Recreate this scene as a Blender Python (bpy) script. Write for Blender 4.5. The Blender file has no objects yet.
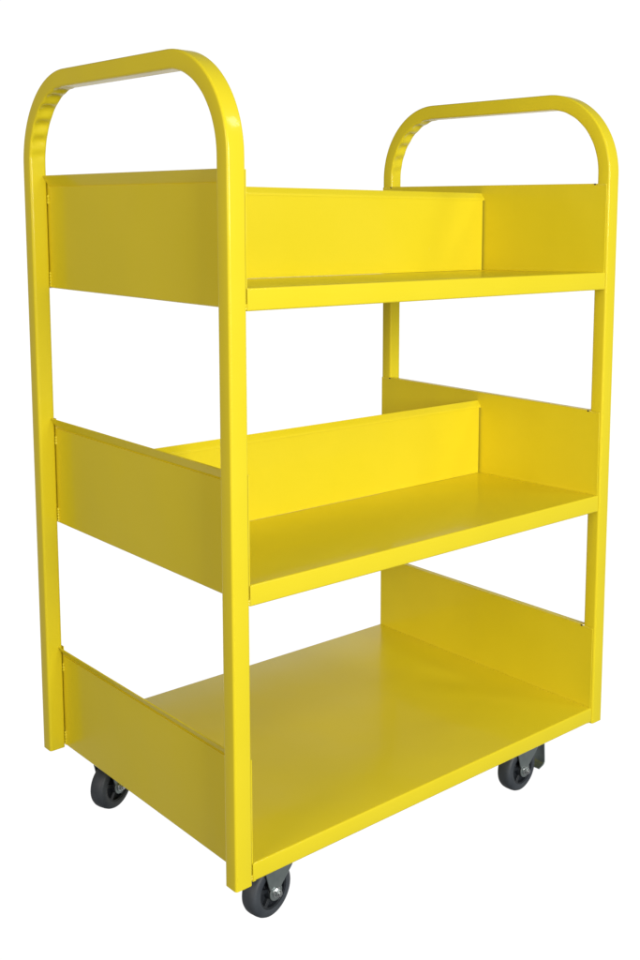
import bpy, bmesh, math, random
from mathutils import Vector, Matrix
random.seed(4)
S = bpy.context.scene
COL = S.collection

# ------------------------------------------------------------ dimensions (metres)
L, W = 0.6916, 0.50
TX, TY = 0.0236, 0.0228
HT, R = 0.9709, 0.122
Z1, Z2, Z3 = 0.0262, 0.3665, 0.7057        # top of the shelf lips
LIPS = ((Z1, 0.0030, Z1 - 0.0008), (Z2, 0.3410, Z2 - 0.0068), (Z3, 0.6798, Z3 - 0.0068))
PAN = ((0.0019, 0.1415), (0.3414, 0.4809), (0.6806, 0.8214))
DIV = (None, 0.4813, 0.8227)
YD = 0.2497
SH = 0.0015

# ------------------------------------------------------------ materials
def new_mat(name):
    m = bpy.data.materials.new(name); m.use_nodes = True
    nt = m.node_tree; b = nt.nodes['Principled BSDF']
    return m, nt, b

def paint_mat():
    m, nt, b = new_mat('yellow_powder_coat')
    N = nt.nodes; K = nt.links
    tc = N.new('ShaderNodeTexCoord')
    # broad, faint unevenness of the coating thickness
    n1 = N.new('ShaderNodeTexNoise'); n1.inputs['Scale'].default_value = 7; n1.inputs['Detail'].default_value = 3
    K.new(tc.outputs['Object'], n1.inputs['Vector'])
    mr = N.new('ShaderNodeMapRange'); mr.inputs['From Min'].default_value = .3; mr.inputs['From Max'].default_value = .7
    K.new(n1.outputs['Fac'], mr.inputs['Value'])
    mx = N.new('ShaderNodeMix'); mx.data_type = 'RGBA'
    mx.inputs['A'].default_value = (0.790, 0.658, 0.019, 1); mx.inputs['B'].default_value = (0.808, 0.670, 0.024, 1)
    K.new(mr.outputs['Result'], mx.inputs['Factor'])
    # rubbed, paler paint where the sheet and tube edges stand proud (a wear mark of its own)
    gm = N.new('ShaderNodeNewGeometry'); bv = N.new('ShaderNodeBevel'); bv.samples = 4; bv.inputs['Radius'].default_value = .0011
    dp = N.new('ShaderNodeVectorMath'); dp.operation = 'DOT_PRODUCT'
    K.new(gm.outputs['Normal'], dp.inputs[0]); K.new(bv.outputs['Normal'], dp.inputs[1])
    n3 = N.new('ShaderNodeTexNoise'); n3.inputs['Scale'].default_value = 26; n3.inputs['Detail'].default_value = 6
    K.new(tc.outputs['Object'], n3.inputs['Vector'])
    pr = N.new('ShaderNodeMapRange'); pr.inputs['From Min'].default_value = .985; pr.inputs['From Max'].default_value = .90
    K.new(dp.outputs['Value'], pr.inputs['Value'])
    nr = N.new('ShaderNodeMapRange'); nr.inputs['From Min'].default_value = .46; nr.inputs['From Max'].default_value = .60
    K.new(n3.outputs['Fac'], nr.inputs['Value'])
    ml = N.new('ShaderNodeMath'); ml.operation = 'MULTIPLY'
    K.new(pr.outputs['Result'], ml.inputs[0]); K.new(nr.outputs['Result'], ml.inputs[1])
    ml2 = N.new('ShaderNodeMath'); ml2.operation = 'MULTIPLY'; ml2.inputs[1].default_value = .30
    K.new(ml.outputs[0], ml2.inputs[0])
    mx2 = N.new('ShaderNodeMix'); mx2.data_type = 'RGBA'
    mx2.inputs['B'].default_value = (0.86, 0.76, 0.22, 1)
    K.new(ml2.outputs[0], mx2.inputs['Factor']); K.new(mx.outputs['Result'], mx2.inputs['A'])
    K.new(mx2.outputs['Result'], b.inputs['Base Color'])
    # satin gloss with patches
    rr = N.new('ShaderNodeMapRange'); rr.inputs['To Min'].default_value = .28; rr.inputs['To Max'].default_value = .40
    K.new(n1.outputs['Fac'], rr.inputs['Value']); K.new(rr.outputs['Result'], b.inputs['Roughness'])
    b.inputs['Specular IOR Level'].default_value = .14
    # a few pale handling marks and dust specks
    n5 = N.new('ShaderNodeTexNoise'); n5.inputs['Scale'].default_value = 55; n5.inputs['Detail'].default_value = 8; n5.inputs['Roughness'].default_value = .7
    K.new(tc.outputs['Object'], n5.inputs['Vector'])
    sp = N.new('ShaderNodeMapRange'); sp.inputs['From Min'].default_value = .70; sp.inputs['From Max'].default_value = .76; sp.inputs['To Max'].default_value = .22
    K.new(n5.outputs['Fac'], sp.inputs['Value'])
    mx3 = N.new('ShaderNodeMix'); mx3.data_type = 'RGBA'; mx3.inputs['B'].default_value = (.80, .73, .34, 1)
    K.new(sp.outputs['Result'], mx3.inputs['Factor']); K.new(mx2.outputs['Result'], mx3.inputs['A'])
    K.new(mx3.outputs['Result'], b.inputs['Base Color'])
    b.inputs['Coat Weight'].default_value = .26; b.inputs['Coat Roughness'].default_value = .10
    # orange peel + slow waviness of the sheet
    n2 = N.new('ShaderNodeTexNoise'); n2.inputs['Scale'].default_value = 420; n2.inputs['Detail'].default_value = 2
    n4 = N.new('ShaderNodeTexNoise'); n4.inputs['Scale'].default_value = 9; n4.inputs['Detail'].default_value = 1
    K.new(tc.outputs['Object'], n2.inputs['Vector']); K.new(tc.outputs['Object'], n4.inputs['Vector'])
    b1 = N.new('ShaderNodeBump'); b1.inputs['Strength'].default_value = .10; b1.inputs['Distance'].default_value = .0006
    b2 = N.new('ShaderNodeBump'); b2.inputs['Strength'].default_value = .35; b2.inputs['Distance'].default_value = .006
    K.new(n4.outputs['Fac'], b2.inputs['Height']); K.new(n2.outputs['Fac'], b1.inputs['Height'])
    K.new(b2.outputs['Normal'], b1.inputs['Normal']); K.new(b1.outputs['Normal'], b.inputs['Normal'])
    return m

def plain(name, c0, c1, rough, metal=0, scale=80, bump=.1, spec=.5):
    m, nt, b = new_mat(name); N = nt.nodes; K = nt.links
    tc = N.new('ShaderNodeTexCoord'); n = N.new('ShaderNodeTexNoise')
    n.inputs['Scale'].default_value = scale; n.inputs['Detail'].default_value = 4
    K.new(tc.outputs['Object'], n.inputs['Vector'])
    mx = N.new('ShaderNodeMix'); mx.data_type = 'RGBA'
    mx.inputs['A'].default_value = (*c0, 1); mx.inputs['B'].default_value = (*c1, 1)
    K.new(n.outputs['Fac'], mx.inputs['Factor']); K.new(mx.outputs['Result'], b.inputs['Base Color'])
    b.inputs['Roughness'].default_value = rough; b.inputs['Metallic'].default_value = metal
    b.inputs['Specular IOR Level'].default_value = spec
    bp = N.new('ShaderNodeBump'); bp.inputs['Strength'].default_value = bump; bp.inputs['Distance'].default_value = .0005
    K.new(n.outputs['Fac'], bp.inputs['Height']); K.new(bp.outputs['Normal'], b.inputs['Normal'])
    return m

PAINT = paint_mat()
RUBBER = plain('dark_grey_rubber', (.022, .028, .036), (.062, .072, .084), .55, 0, 60, .3)
PLASTIC = plain('black_plastic_hub', (.012, .015, .019), (.022, .026, .032), .38)
ZINC = plain('zinc_plated_steel', (.20, .25, .25), (.40, .45, .44), .34, .85, 60, .15)
NOTCH_SHADE = plain('painted_notch_shade', (.02, .016, .008), (.05, .04, .015), .7)  # near-black colour standing in for shade in the panel notches
BOLT = plain('bright_steel_bolt', (.62, .66, .66), (.8, .82, .82), .18, 1, 60, .05)

# ------------------------------------------------------------ mesh helpers
def link(name, bm, mat, parent=None, bevel=0, smooth=True, seg=2):
    bmesh.ops.remove_doubles(bm, verts=bm.verts, dist=1e-6)
    bmesh.ops.recalc_face_normals(bm, faces=bm.faces)
    me = bpy.data.meshes.new(name); bm.to_mesh(me); bm.free()
    me.materials.append(mat)
    if smooth:
        for p in me.polygons: p.use_smooth = True
        me.set_sharp_from_angle(angle=math.radians(32))
    o = bpy.data.objects.new(name, me); COL.objects.link(o)
    if parent: o.parent = parent
    if bevel:
        md = o.modifiers.new('edge_rounding', 'BEVEL'); md.width = bevel; md.segments = seg
        md.limit_method = 'ANGLE'; md.angle_limit = math.radians(35); md.harden_normals = True
    return o

def box(bm, x0, x1, y0, y1, z0, z1):
    v = [bm.verts.new(p) for p in ((x0,y0,z0),(x1,y0,z0),(x1,y1,z0),(x0,y1,z0),(x0,y0,z1),(x1,y0,z1),(x1,y1,z1),(x0,y1,z1))]
    for f in ((0,1,2,3),(4,5,6,7),(0,1,5,4),(1,2,6,5),(2,3,7,6),(3,0,4,7)): bm.faces.new([v[i] for i in f])

def sheet(bm, pts, t, a0, a1, place, cuts=1):
    """bent sheet: centre-line pts (p,q) given thickness t, extruded from a0 to a1; place(a,p,q)->xyz"""
    P = [Vector(p) for p in pts]; up = []; dn = []
    for i, p in enumerate(P):
        d0 = (P[i]-P[i-1]).normalized() if i else (P[1]-P[0]).normalized()
        d1 = (P[i+1]-P[i]).normalized() if i < len(P)-1 else d0
        n0 = Vector((-d0.y, d0.x)); n1 = Vector((-d1.y, d1.x)); n = (n0+n1).normalized()
        k = t/2/max(.3, n.dot(n0)); up.append(p+n*k); dn.append(p-n*k)
    ring = up + dn[::-1]; n = len(ring); m = len(P)
    rows = [[bm.verts.new(place(a0+(a1-a0)*j/cuts, *q)) for q in ring] for j in range(cuts+1)]
    for j in range(cuts):
        for i in range(n): bm.faces.new((rows[j][i], rows[j][(i+1)%n], rows[j+1][(i+1)%n], rows[j+1][i]))
    for r in (rows[0], rows[-1]):
        for i in range(m-1): bm.faces.new((r[i], r[i+1], r[n-2-i], r[n-1-i]))

def bend(p0, c, p1, r, n=5):
    """small rounded fold at c between p0 and p1"""
    p0, c, p1 = map(Vector, (p0, c, p1)); a = (p0-c).normalized(); b = (p1-c).normalized()
    A = c+a*r; B = c+b*r
    return [tuple(A*(1-t)**2 + c*2*t*(1-t) + B*t*t) for t in [i/(n-1) for i in range(n)]]

def lathe(bm, prof, cx, cz, y0, seg=48):
    """profile (radius, y) revolved about an axis along y"""
    rings = []
    for r, y in prof:
        rings.append([bm.verts.new((cx+r*math.cos(2*math.pi*k/seg), y0+y, cz+r*math.sin(2*math.pi*k/seg))) for k in range(seg)])
    for a, b in zip(rings, rings[1:]):
        for k in range(seg): bm.faces.new((a[k], a[(k+1)%seg], b[(k+1)%seg], b[k]))
    return rings

def bead(bm, p, s):
    """one blob of weld"""
    r = bmesh.ops.create_icosphere(bm, subdivisions=2, radius=1)
    for v in r['verts']:
        v.co = Vector((p[0]+v.co.x*s[0]*(1+random.uniform(-.15,.15)), p[1]+v.co.y*s[1], p[2]+v.co.z*s[2]))

# ------------------------------------------------------------ the cart
cart = bpy.data.objects.new('book_cart', None); COL.objects.link(cart)
cart.empty_display_size = .1
cart['label'] = 'bright yellow three-tier steel book cart with two arched end handles on black casters'
cart['category'] = 'book cart'



def end_frame(x0, lab):
    bm = bmesh.new()
    path = []
    yc0, yc1 = TY/2, W-TY/2; top = HT-TY/2; rc = R-TY/2
    nz = 20
    for i in range(nz): path.append((yc0, (top-rc)*i/nz, (-1, 0), None))
    na = 72
    for i in range(na+1):
        a = math.pi - math.pi/2*i/na
        path.append((yc0+rc+rc*math.cos(a), top-rc+rc*math.sin(a), (math.cos(a), math.sin(a)), i/na-2))
    for i in range(1, 12): path.append((yc0+rc+(yc1-yc0-2*rc)*i/12, top, (0, 1), None))
    for i in range(na+1):
        a = math.pi/2 - math.pi/2*i/na
        path.append((yc1-rc+rc*math.cos(a), top-rc+rc*math.sin(a), (math.cos(a), math.sin(a)), i/na))
    for i in range(1, nz+1): path.append((yc1, (top-rc)*(1-i/nz), (1, 0), None))
    # rounded square section: u across the frame (x), v outward in the plane of the frame
    sec = []; cr = .0032
    for cx, cy, a0 in ((1,1,0), (-1,1,90), (-1,-1,180), (1,-1,270)):
        for k in range(6):
            a = math.radians(a0+18*k)
            sec.append((cx*(TX/2-cr)+cr*math.cos(a), cy*(TY/2-cr)+cr*math.sin(a)))
        if cx < 0 and cy < 0:
            for g in (-.66, -.33, 0, .33, .66): sec.append((g*(TX/2-cr), -TY/2))
    rings = []
    for y, z, (ny, nz_), t in path:
        ring = []
        for u, v in sec:
            vv = v
            if t is not None:
                amp = .0004 if t < -.5 else .0026        # one bend of each frame is far more creased than the other
                tt = t+2 if t < -.5 else t
                env = math.sin(math.pi*tt)**.6 if 0 < tt < 1 else 0
                if v < 0:      # mandrel wrinkles pressed into the inside of the bend
                    vv = v + env*amp*(math.cos(tt*2*math.pi*6.5+.8*math.sin(7*tt))+.5)*(1.03-(u/(TX/2))**2)*min(1, -v/(TY/2-cr))
                else:          # slight flattening of the outside of the bend
                    vv = v - env*.0007*(1-(u/(TX/2))**2)
            ring.append(bm.verts.new((x0+TX/2+u, y+ny*vv, z+nz_*vv)))
        rings.append(ring)
    n = len(sec)
    for a, b in zip(rings, rings[1:]):
        for k in range(n): bm.faces.new((a[k], a[(k+1)%n], b[(k+1)%n], b[k]))
    for r in (rings[0], rings[-1]): bm.faces.new(r)
    o = link('end_frame', bm, PAINT, cart)
    if lab: o['label'] = lab
    return o

end_frame(0, None)
end_frame(L-TX, None)

def end_panel(zb, zt, side):
    """side -1: near end (flange leans out to -x), +1: far end"""
    bm = bmesh.new()
    xi = TX+SH/2+.0010 if side < 0 else L-TX-SH/2-.0010
    s = side
    place = lambda a, p, q: (xi+s*p, a, q)
    # panel proper, standing against the inner faces of both posts
    bev = .0145
    e0 = .0031
    ztop = zt-.0008 if side < 0 else zt+bev-.0008
    pts = [(-.005, zb+SH/2)] + bend((-.005, zb+SH/2), (0, zb+SH/2), (0, zt), .0022) + [(0, ztop)]
    sheet(bm, pts, SH, e0, W-e0, place, 24)
    # folded flange between the posts
    f0, f1 = TY+.0003, W-TY-.0003
    if side < 0:
        pts = [(-SH-.0001, zt-.008)] + bend((-SH-.0001, zt-.006), (-SH-.0001, zt), (.0075, zt+bev), .0016) + [(.0078, zt+bev)]
        sheet(bm, pts, SH, f0, f1, place, 24)
        for y0, y1 in ((e0, TY), (W-TY, W-e0)):    # the panel runs full height behind each post
            sheet(bm, [(0, zt-.0008), (0, zt+bev-.001)], SH, y0, y1, place, 1)
    else:
        sheet(bm, [(SH/2+.0001, zt+bev-SH/2), (.010, zt+bev-SH/2)], SH, f0+.002, f1-.002, place, 24)
    # weld beads where the panel meets each post
    for yy, sy in ((TY, 1), (W-TY, -1)):
        for z0, k in ((zb+.004, 5), (zt-.022, 3)):
            for i in range(k):
                bead(bm, (xi+s*.0012, yy+sy*.0008, z0+.0042*i), (.0016, .0019, .0027))
    # weld along the top corner on the inner face of the posts
    for y0, y1 in () if side < 0 else ((.004, TY-.002), (W-TY+.002, W-.004)):
        for i in range(5):
            bead(bm, (xi-s*.0002, y0+(y1-y0)*(i+.5)/5, ztop-.0012), (.0011, .0026, .0014))
    nf = len(bm.faces)
    if side > 0:                                         # dark bead painted in for the shaded notch at each post's inner corner
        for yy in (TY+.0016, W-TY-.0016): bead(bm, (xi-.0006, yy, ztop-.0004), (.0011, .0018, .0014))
    o = link('end_panel', bm, PAINT, cart)
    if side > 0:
        o.data.materials.append(NOTCH_SHADE)
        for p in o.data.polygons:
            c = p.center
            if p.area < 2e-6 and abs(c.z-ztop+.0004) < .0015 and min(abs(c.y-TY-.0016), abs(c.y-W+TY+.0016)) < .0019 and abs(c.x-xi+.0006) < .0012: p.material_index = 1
    return o

for zb, zt in PAN:
    end_panel(zb, zt, -1); end_panel(zb, zt, 1)

def shelf(k):
    zl, zb, zc = LIPS[k]; dz = DIV[k]
    bm = bmesh.new()
    y0 = .0012+SH/2; y1 = W-y0; zt = zl-SH/2; zm = zc-SH/2
    place = lambda a, p, q: (a, p, q)
    x0, x1 = TX+.0031, L-TX-.0031
    pts = [(y0+.010, zb+SH/2)]
    pts += bend((y0+.010, zb+SH/2), (y0, zb+SH/2), (y0, zt), .0018)
    pts += bend((y0, zb), (y0, zt), (YD, zm), .0020)
    pts += [(YD*.5, (zt+zm)/2-.0003), (YD, zm), (W-YD*.5, (zt+zm)/2-.0003)]
    pts += bend((YD, zm), (y1, zt), (y1, zb), .0020)
    pts += bend((y1, zt), (y1, zb+SH/2), (y1-.010, zb+SH/2), .0018)
    pts += [(y1-.010, zb+SH/2)]
    sheet(bm, pts, SH, x0, x1, place, 30)
    for a0, a1 in ((TX+.0014, x0), (x1, L-TX-.0014)):    # the lips run on past the tray to the posts
        for sy in (1, -1):
            yy = lambda y: y if sy > 0 else W-y
            lp = [(yy(y0+.0004), zb+SH/2), (yy(y0), zb+SH/2+.001), (yy(y0), zt-.0012), (yy(y0+.0006), zt-.0001)]
            sheet(bm, lp, SH, a0, a1, place, 1)
    # short weld tabs between the lip and the posts
    for xx, sx in ((TX, 1), (L-TX, -1)):
        for yy in (y0+.0004, y1-.0004):
            for i in range(2):
                bead(bm, (xx+sx*.0017, yy+(.0006 if yy < .2 else -.0006), zb+.003+.0035*i), (.0024, .0011, .0022))
    # stiffening channel under the tray
    for yy in (W*.3, W*.7):
        box(bm, x0+.01, x1-.01, yy-.012, yy+.012, zc-.0125, zc-.0095 if k == 0 else zc-.0078)
    o = link('shelf', bm, PAINT, cart)
    if dz:
        b2 = bmesh.new()
        pl = lambda a, p, q: (a, YD+p, q)
        sheet(b2, [(0, zc+.0004), (0, zc+.03), (0, dz-.011)], SH, TX+.004, L-TX-.0062, pl, 30)
        sheet(b2, [(0, dz-.0111)] + bend((0, dz-.02), (0, dz-.0085), (.0065, dz), .0022) + [(.0065, dz)], SH, TX+.0027, L-TX-.0027, pl, 30)
        for xx in (TX+.10, L-TX-.10):
            for i in range(2): bead(b2, (xx+.004*i, YD+.0012, zc+.0008), (.0026, .0014, .0010))
        link('divider', b2, PAINT, o)
    return o
for k in range(3): shelf(k)

# ------------------------------------------------------------ casters
RW, TH = .0340, .0245
def make_caster():
    """swivel caster, built with the swivel axis at the origin, wheel trailing towards -x, top plate at z=0"""
    zc = -.0618; xc = -.018
    bm = bmesh.new()                                     # the fork: crown and two tapering plates
    for s in (-1, 1):
        yy = s*(TH/2+.0035)
        out = []
        # outline of a fork plate in x,z
        prof = [(.019, -.0205), (.019, -.027), (.010, -.040)]
        for k in range(13):
            a = math.radians(28 - 236*k/12)
            prof.append((xc+.0105*math.cos(a), zc+.0105*math.sin(a)))
        prof += [(-.0300, -.050), (-.0355, -.030), (-.036, -.0205)]
        v0 = [bm.verts.new((x, yy-.0012, z)) for x, z in prof]
        v1 = [bm.verts.new((x, yy+.0012, z)) for x, z in prof]
        n = len(prof); bm.faces.new(v0); bm.faces.new(v1)
        for i in range(n): bm.faces.new((v0[i], v0[(i+1)%n], v1[(i+1)%n], v1[i]))
    box(bm, -.0355, .019, -TH/2-.0046, TH/2+.0046, -.0222, -.0200)
    fork = link('caster', bm, ZINC, cart, bevel=.0008)
    bm = bmesh.new()                                     # top plate and swivel race
    box(bm, -.028, .028, -.024, .024, -.0073, -.0050)
    rr = []
    for r, z in ((.001, -.0074), (.019, -.0074), (.021, -.010), (.021, -.015), (.017, -.0199), (.001, -.0199)):
        rr.append([bm.verts.new((r*math.cos(2*math.pi*k/32), r*math.sin(2*math.pi*k/32), z)) for k in range(32)])
    for a, b in zip(rr, rr[1:]):
        for k in range(32): bm.faces.new((a[k], a[(k+1)%32], b[(k+1)%32], b[k]))
    link('mounting_plate', bm, ZINC, fork, bevel=.0005)
    h = TH/2
    bm = bmesh.new()                                     # the tyre, a rounded tread on a stepped side wall
    prof = [(.0225, -h+.0005), (.0250, -h), (.0300, -h+.0006), (.0323, -h+.0022), (.0335, -h+.0048), (RW, -h+.0085),
            (RW, h-.0085), (.0335, h-.0048), (.0323, h-.0022), (.0300, h-.0006), (.0250, h), (.0225, h-.0005)]
    rg = lathe(bm, prof, xc, zc, 0, 64)
    for k in range(64): bm.faces.new((rg[0][k], rg[0][(k+1)%64], rg[-1][(k+1)%64], rg[-1][k]))
    link('tyre', bm, RUBBER, fork)
    bm = bmesh.new()                                     # the moulded hub with five spokes
    prof = [(.0224, -h+.0012), (.0205, -h+.0012), (.0200, -h+.0065), (.0105, -h+.0065), (.0100, -h-.0008), (.002, -h-.0008)]
    lathe(bm, prof, xc, zc, 0, 48); lathe(bm, [(r, -y) for r, y in prof], xc, zc, 0, 48)
    for s in (-1, 1):
        for k in range(5):
            a = 2*math.pi*k/5+.3; ca, sa = math.cos(a), math.sin(a)
            vs = []
            for rad, wd in ((.0095, .0022), (.0207, .0030)):
                for dy in (-h+.0016, -h+.0068):
                    for sg in (-1, 1):
                        vs.append(bm.verts.new((xc+rad*ca-sg*wd*sa, s*dy, zc+rad*sa+sg*wd*ca)))
            for f in ((0,1,5,4), (0,1,3,2), (2,3,7,6), (0,2,6,4), (1,3,7,5), (4,5,7,6)): bm.faces.new([vs[i] for i in f])
    link('hub', bm, PLASTIC, fork, bevel=.0004)
    bm = bmesh.new()                                     # axle bolt with a hexagonal head and nut
    yb = h+.0048
    for s in (-1, 1):
        for rad, d0, d1, sg in ((.0064, .0001, .0011, 32), (.0050, .0011, .0048, 6), (.0030, .0048, .0072, 20)):
            a = [bm.verts.new((xc+rad*math.cos(2*math.pi*k/sg+.2), s*(yb+d0), zc+rad*math.sin(2*math.pi*k/sg+.2))) for k in range(sg)]
            b = [bm.verts.new((xc+rad*math.cos(2*math.pi*k/sg+.2), s*(yb+d1), zc+rad*math.sin(2*math.pi*k/sg+.2))) for k in range(sg)]
            bm.faces.new(a); bm.faces.new(b)
            for k in range(sg): bm.faces.new((a[k], a[(k+1)%sg], b[(k+1)%sg], b[k]))
    lathe(bm, [(.0001, -yb-.006), (.0029, -yb-.006), (.0029, yb+.006), (.0001, yb+.006)], xc, zc, 0, 20)
    link('axle_bolt', bm, BOLT, fork, bevel=.0003)
    return fork

def copy_part(o, parent):
    c = o.copy(); COL.objects.link(c); c.parent = parent
    return c

first = make_caster()
subs = list(first.children)
ZP = LIPS[0][2]-.0130
spots = ((.083, .034, 10), (.068, .398, 20), (.545, .033, 4), (.618, .452, 30))
for i, (x, y, a) in enumerate(spots):
    if i == 0: c = first
    else:
        c = copy_part(first, cart)
        for s in subs: copy_part(s, c)
    c.location = (x, y, ZP+.0150); c.rotation_euler = (0, 0, math.radians(a))

    if i == 2: braked = c
bm = bmesh.new()                                         # foot brake folded down behind the far front wheel
pts = [(.016, -.0185), (.022, -.020)] + bend((.020, -.020), (.032, -.024), (.034, -.045), .004) + [(.0345, -.060)] + bend((.0345, -.060), (.035, -.071), (.027, -.074), .004) + [(.021, -.075)]
sheet(bm, pts, .0024, -.014, .012, lambda a, p, q: (p, a, q), 4)
link('brake_lever', bm, ZINC, braked, bevel=.0006)
bm = bmesh.new()
for r0_, r1_, a0_, a1_ in ((.0045, .0045, .0345, .0375),):
    A = [bm.verts.new((a0_, r0_*math.cos(k*math.pi/3), -.058+r0_*math.sin(k*math.pi/3))) for k in range(6)]
    B = [bm.verts.new((a1_, r1_*math.cos(k*math.pi/3), -.058+r1_*math.sin(k*math.pi/3))) for k in range(6)]
    bm.faces.new(A); bm.faces.new(B)
    for k in range(6): bm.faces.new((A[k], A[(k+1)%6], B[(k+1)%6], B[k]))
link('brake_bolt', bm, BOLT, braked, bevel=.0004)

# ------------------------------------------------------------ camera
q = dict(cx=-0.7017, cy=-1.0388, cz=0.7875, yaw=46.7577, pitch=-7.7033, roll=0.5502, f=1140.1532, px=412.8447, py=368.9634)
yaw, pit, rol = (math.radians(q[k]) for k in ('yaw', 'pitch', 'roll'))
fwd = Vector((math.cos(yaw)*math.cos(pit), math.sin(yaw)*math.cos(pit), math.sin(pit)))
r0 = fwd.cross(Vector((0, 0, 1))).normalized(); u0 = r0.cross(fwd)
r1 = r0*math.cos(rol)+u0*math.sin(rol); u1 = -r0*math.sin(rol)+u0*math.cos(rol)
cd = bpy.data.cameras.new('camera'); cam = bpy.data.objects.new('camera', cd); COL.objects.link(cam)
M = Matrix((r1, u1, -fwd)).transposed().to_4x4(); M.translation = (q['cx'], q['cy'], q['cz']); cam.matrix_world = M
cd.sensor_fit = 'VERTICAL'; cd.sensor_height = 36; cd.lens = 36*q['f']/960
cd.shift_x = (320-q['px'])/960; cd.shift_y = (q['py']-480)/960
cd.clip_start = .01; cd.clip_end = 100
S.camera = cam

# ------------------------------------------------------------ light
w = bpy.data.worlds.new('World'); S.world = w; w.use_nodes = True
nt = w.node_tree; N = nt.nodes; K = nt.links; bg = N['Background']
tc = N.new('ShaderNodeTexCoord')
dt = N.new('ShaderNodeVectorMath'); dt.operation = 'DOT_PRODUCT'
dt.inputs[1].default_value = Vector((.70, .68, -.22)).normalized()
K.new(tc.outputs['Generated'], dt.inputs[0])
mr = N.new('ShaderNodeMapRange'); mr.interpolation_type = 'SMOOTHSTEP'
mr.inputs['From Min'].default_value = .38; mr.inputs['From Max'].default_value = .76
mr.inputs['To Min'].default_value = .23; mr.inputs['To Max'].default_value = 1.04
K.new(dt.outputs['Value'], mr.inputs['Value'])
sx = N.new('ShaderNodeSeparateXYZ'); K.new(tc.outputs['Generated'], sx.inputs[0])
hi = N.new('ShaderNodeMapRange'); hi.interpolation_type = 'SMOOTHSTEP'
hi.inputs['From Min'].default_value = .27; hi.inputs['From Max'].default_value = .42
hi.inputs['To Min'].default_value = 1; hi.inputs['To Max'].default_value = .24
lo = N.new('ShaderNodeMapRange'); lo.interpolation_type = 'SMOOTHSTEP'
lo.inputs['From Min'].default_value = -.86; lo.inputs['From Max'].default_value = -.66
lo.inputs['To Min'].default_value = .3; lo.inputs['To Max'].default_value = 1
K.new(sx.outputs['Z'], hi.inputs['Value']); K.new(sx.outputs['Z'], lo.inputs['Value'])
m1 = N.new('ShaderNodeMath'); m1.operation = 'MULTIPLY'; m2 = N.new('ShaderNodeMath'); m2.operation = 'MULTIPLY'
K.new(mr.outputs['Result'], m1.inputs[0]); K.new(hi.outputs['Result'], m1.inputs[1])
K.new(m1.outputs[0], m2.inputs[0]); K.new(lo.outputs['Result'], m2.inputs[1])
m3 = N.new('ShaderNodeMath'); m3.operation = 'MAXIMUM'; m3.inputs[1].default_value = .15
K.new(m2.outputs[0], m3.inputs[0])
K.new(m3.outputs[0], bg.inputs['Strength']); bg.inputs['Color'].default_value = (1, 1, 1, 1)

def area(name, loc, target, sx, sy, e, col=(1, 1, 1)):
    d = bpy.data.lights.new(name, 'AREA'); d.shape = 'RECTANGLE'; d.size = sx; d.size_y = sy; d.energy = e; d.color = col
    o = bpy.data.objects.new(name, d); COL.objects.link(o); o.location = loc
    o.rotation_euler = (Vector(target)-Vector(loc)).to_track_quat('-Z', 'Y').to_euler()
    return o
area('key_softbox', (-0.22, -2.65, 1.15), (.35, .2, .42), 1.3, .9, 78, (1, .985, .96))
area('side_fill', (-3.1, -.5, 1.35), (.1, .25, .6), 1.6, 1.2, 37, (1, .86, .76))  # unseen fill light, added to lighten the end panels and frame faces
area('small_high_lamp', (1.9, -2.1, 2.65), (0, 0, .9), .45, .45, 11, (1, .99, .97))

S.view_settings.view_transform = 'Standard'; S.view_settings.look = 'None'
S.view_settings.exposure = 0; S.view_settings.gamma = 1
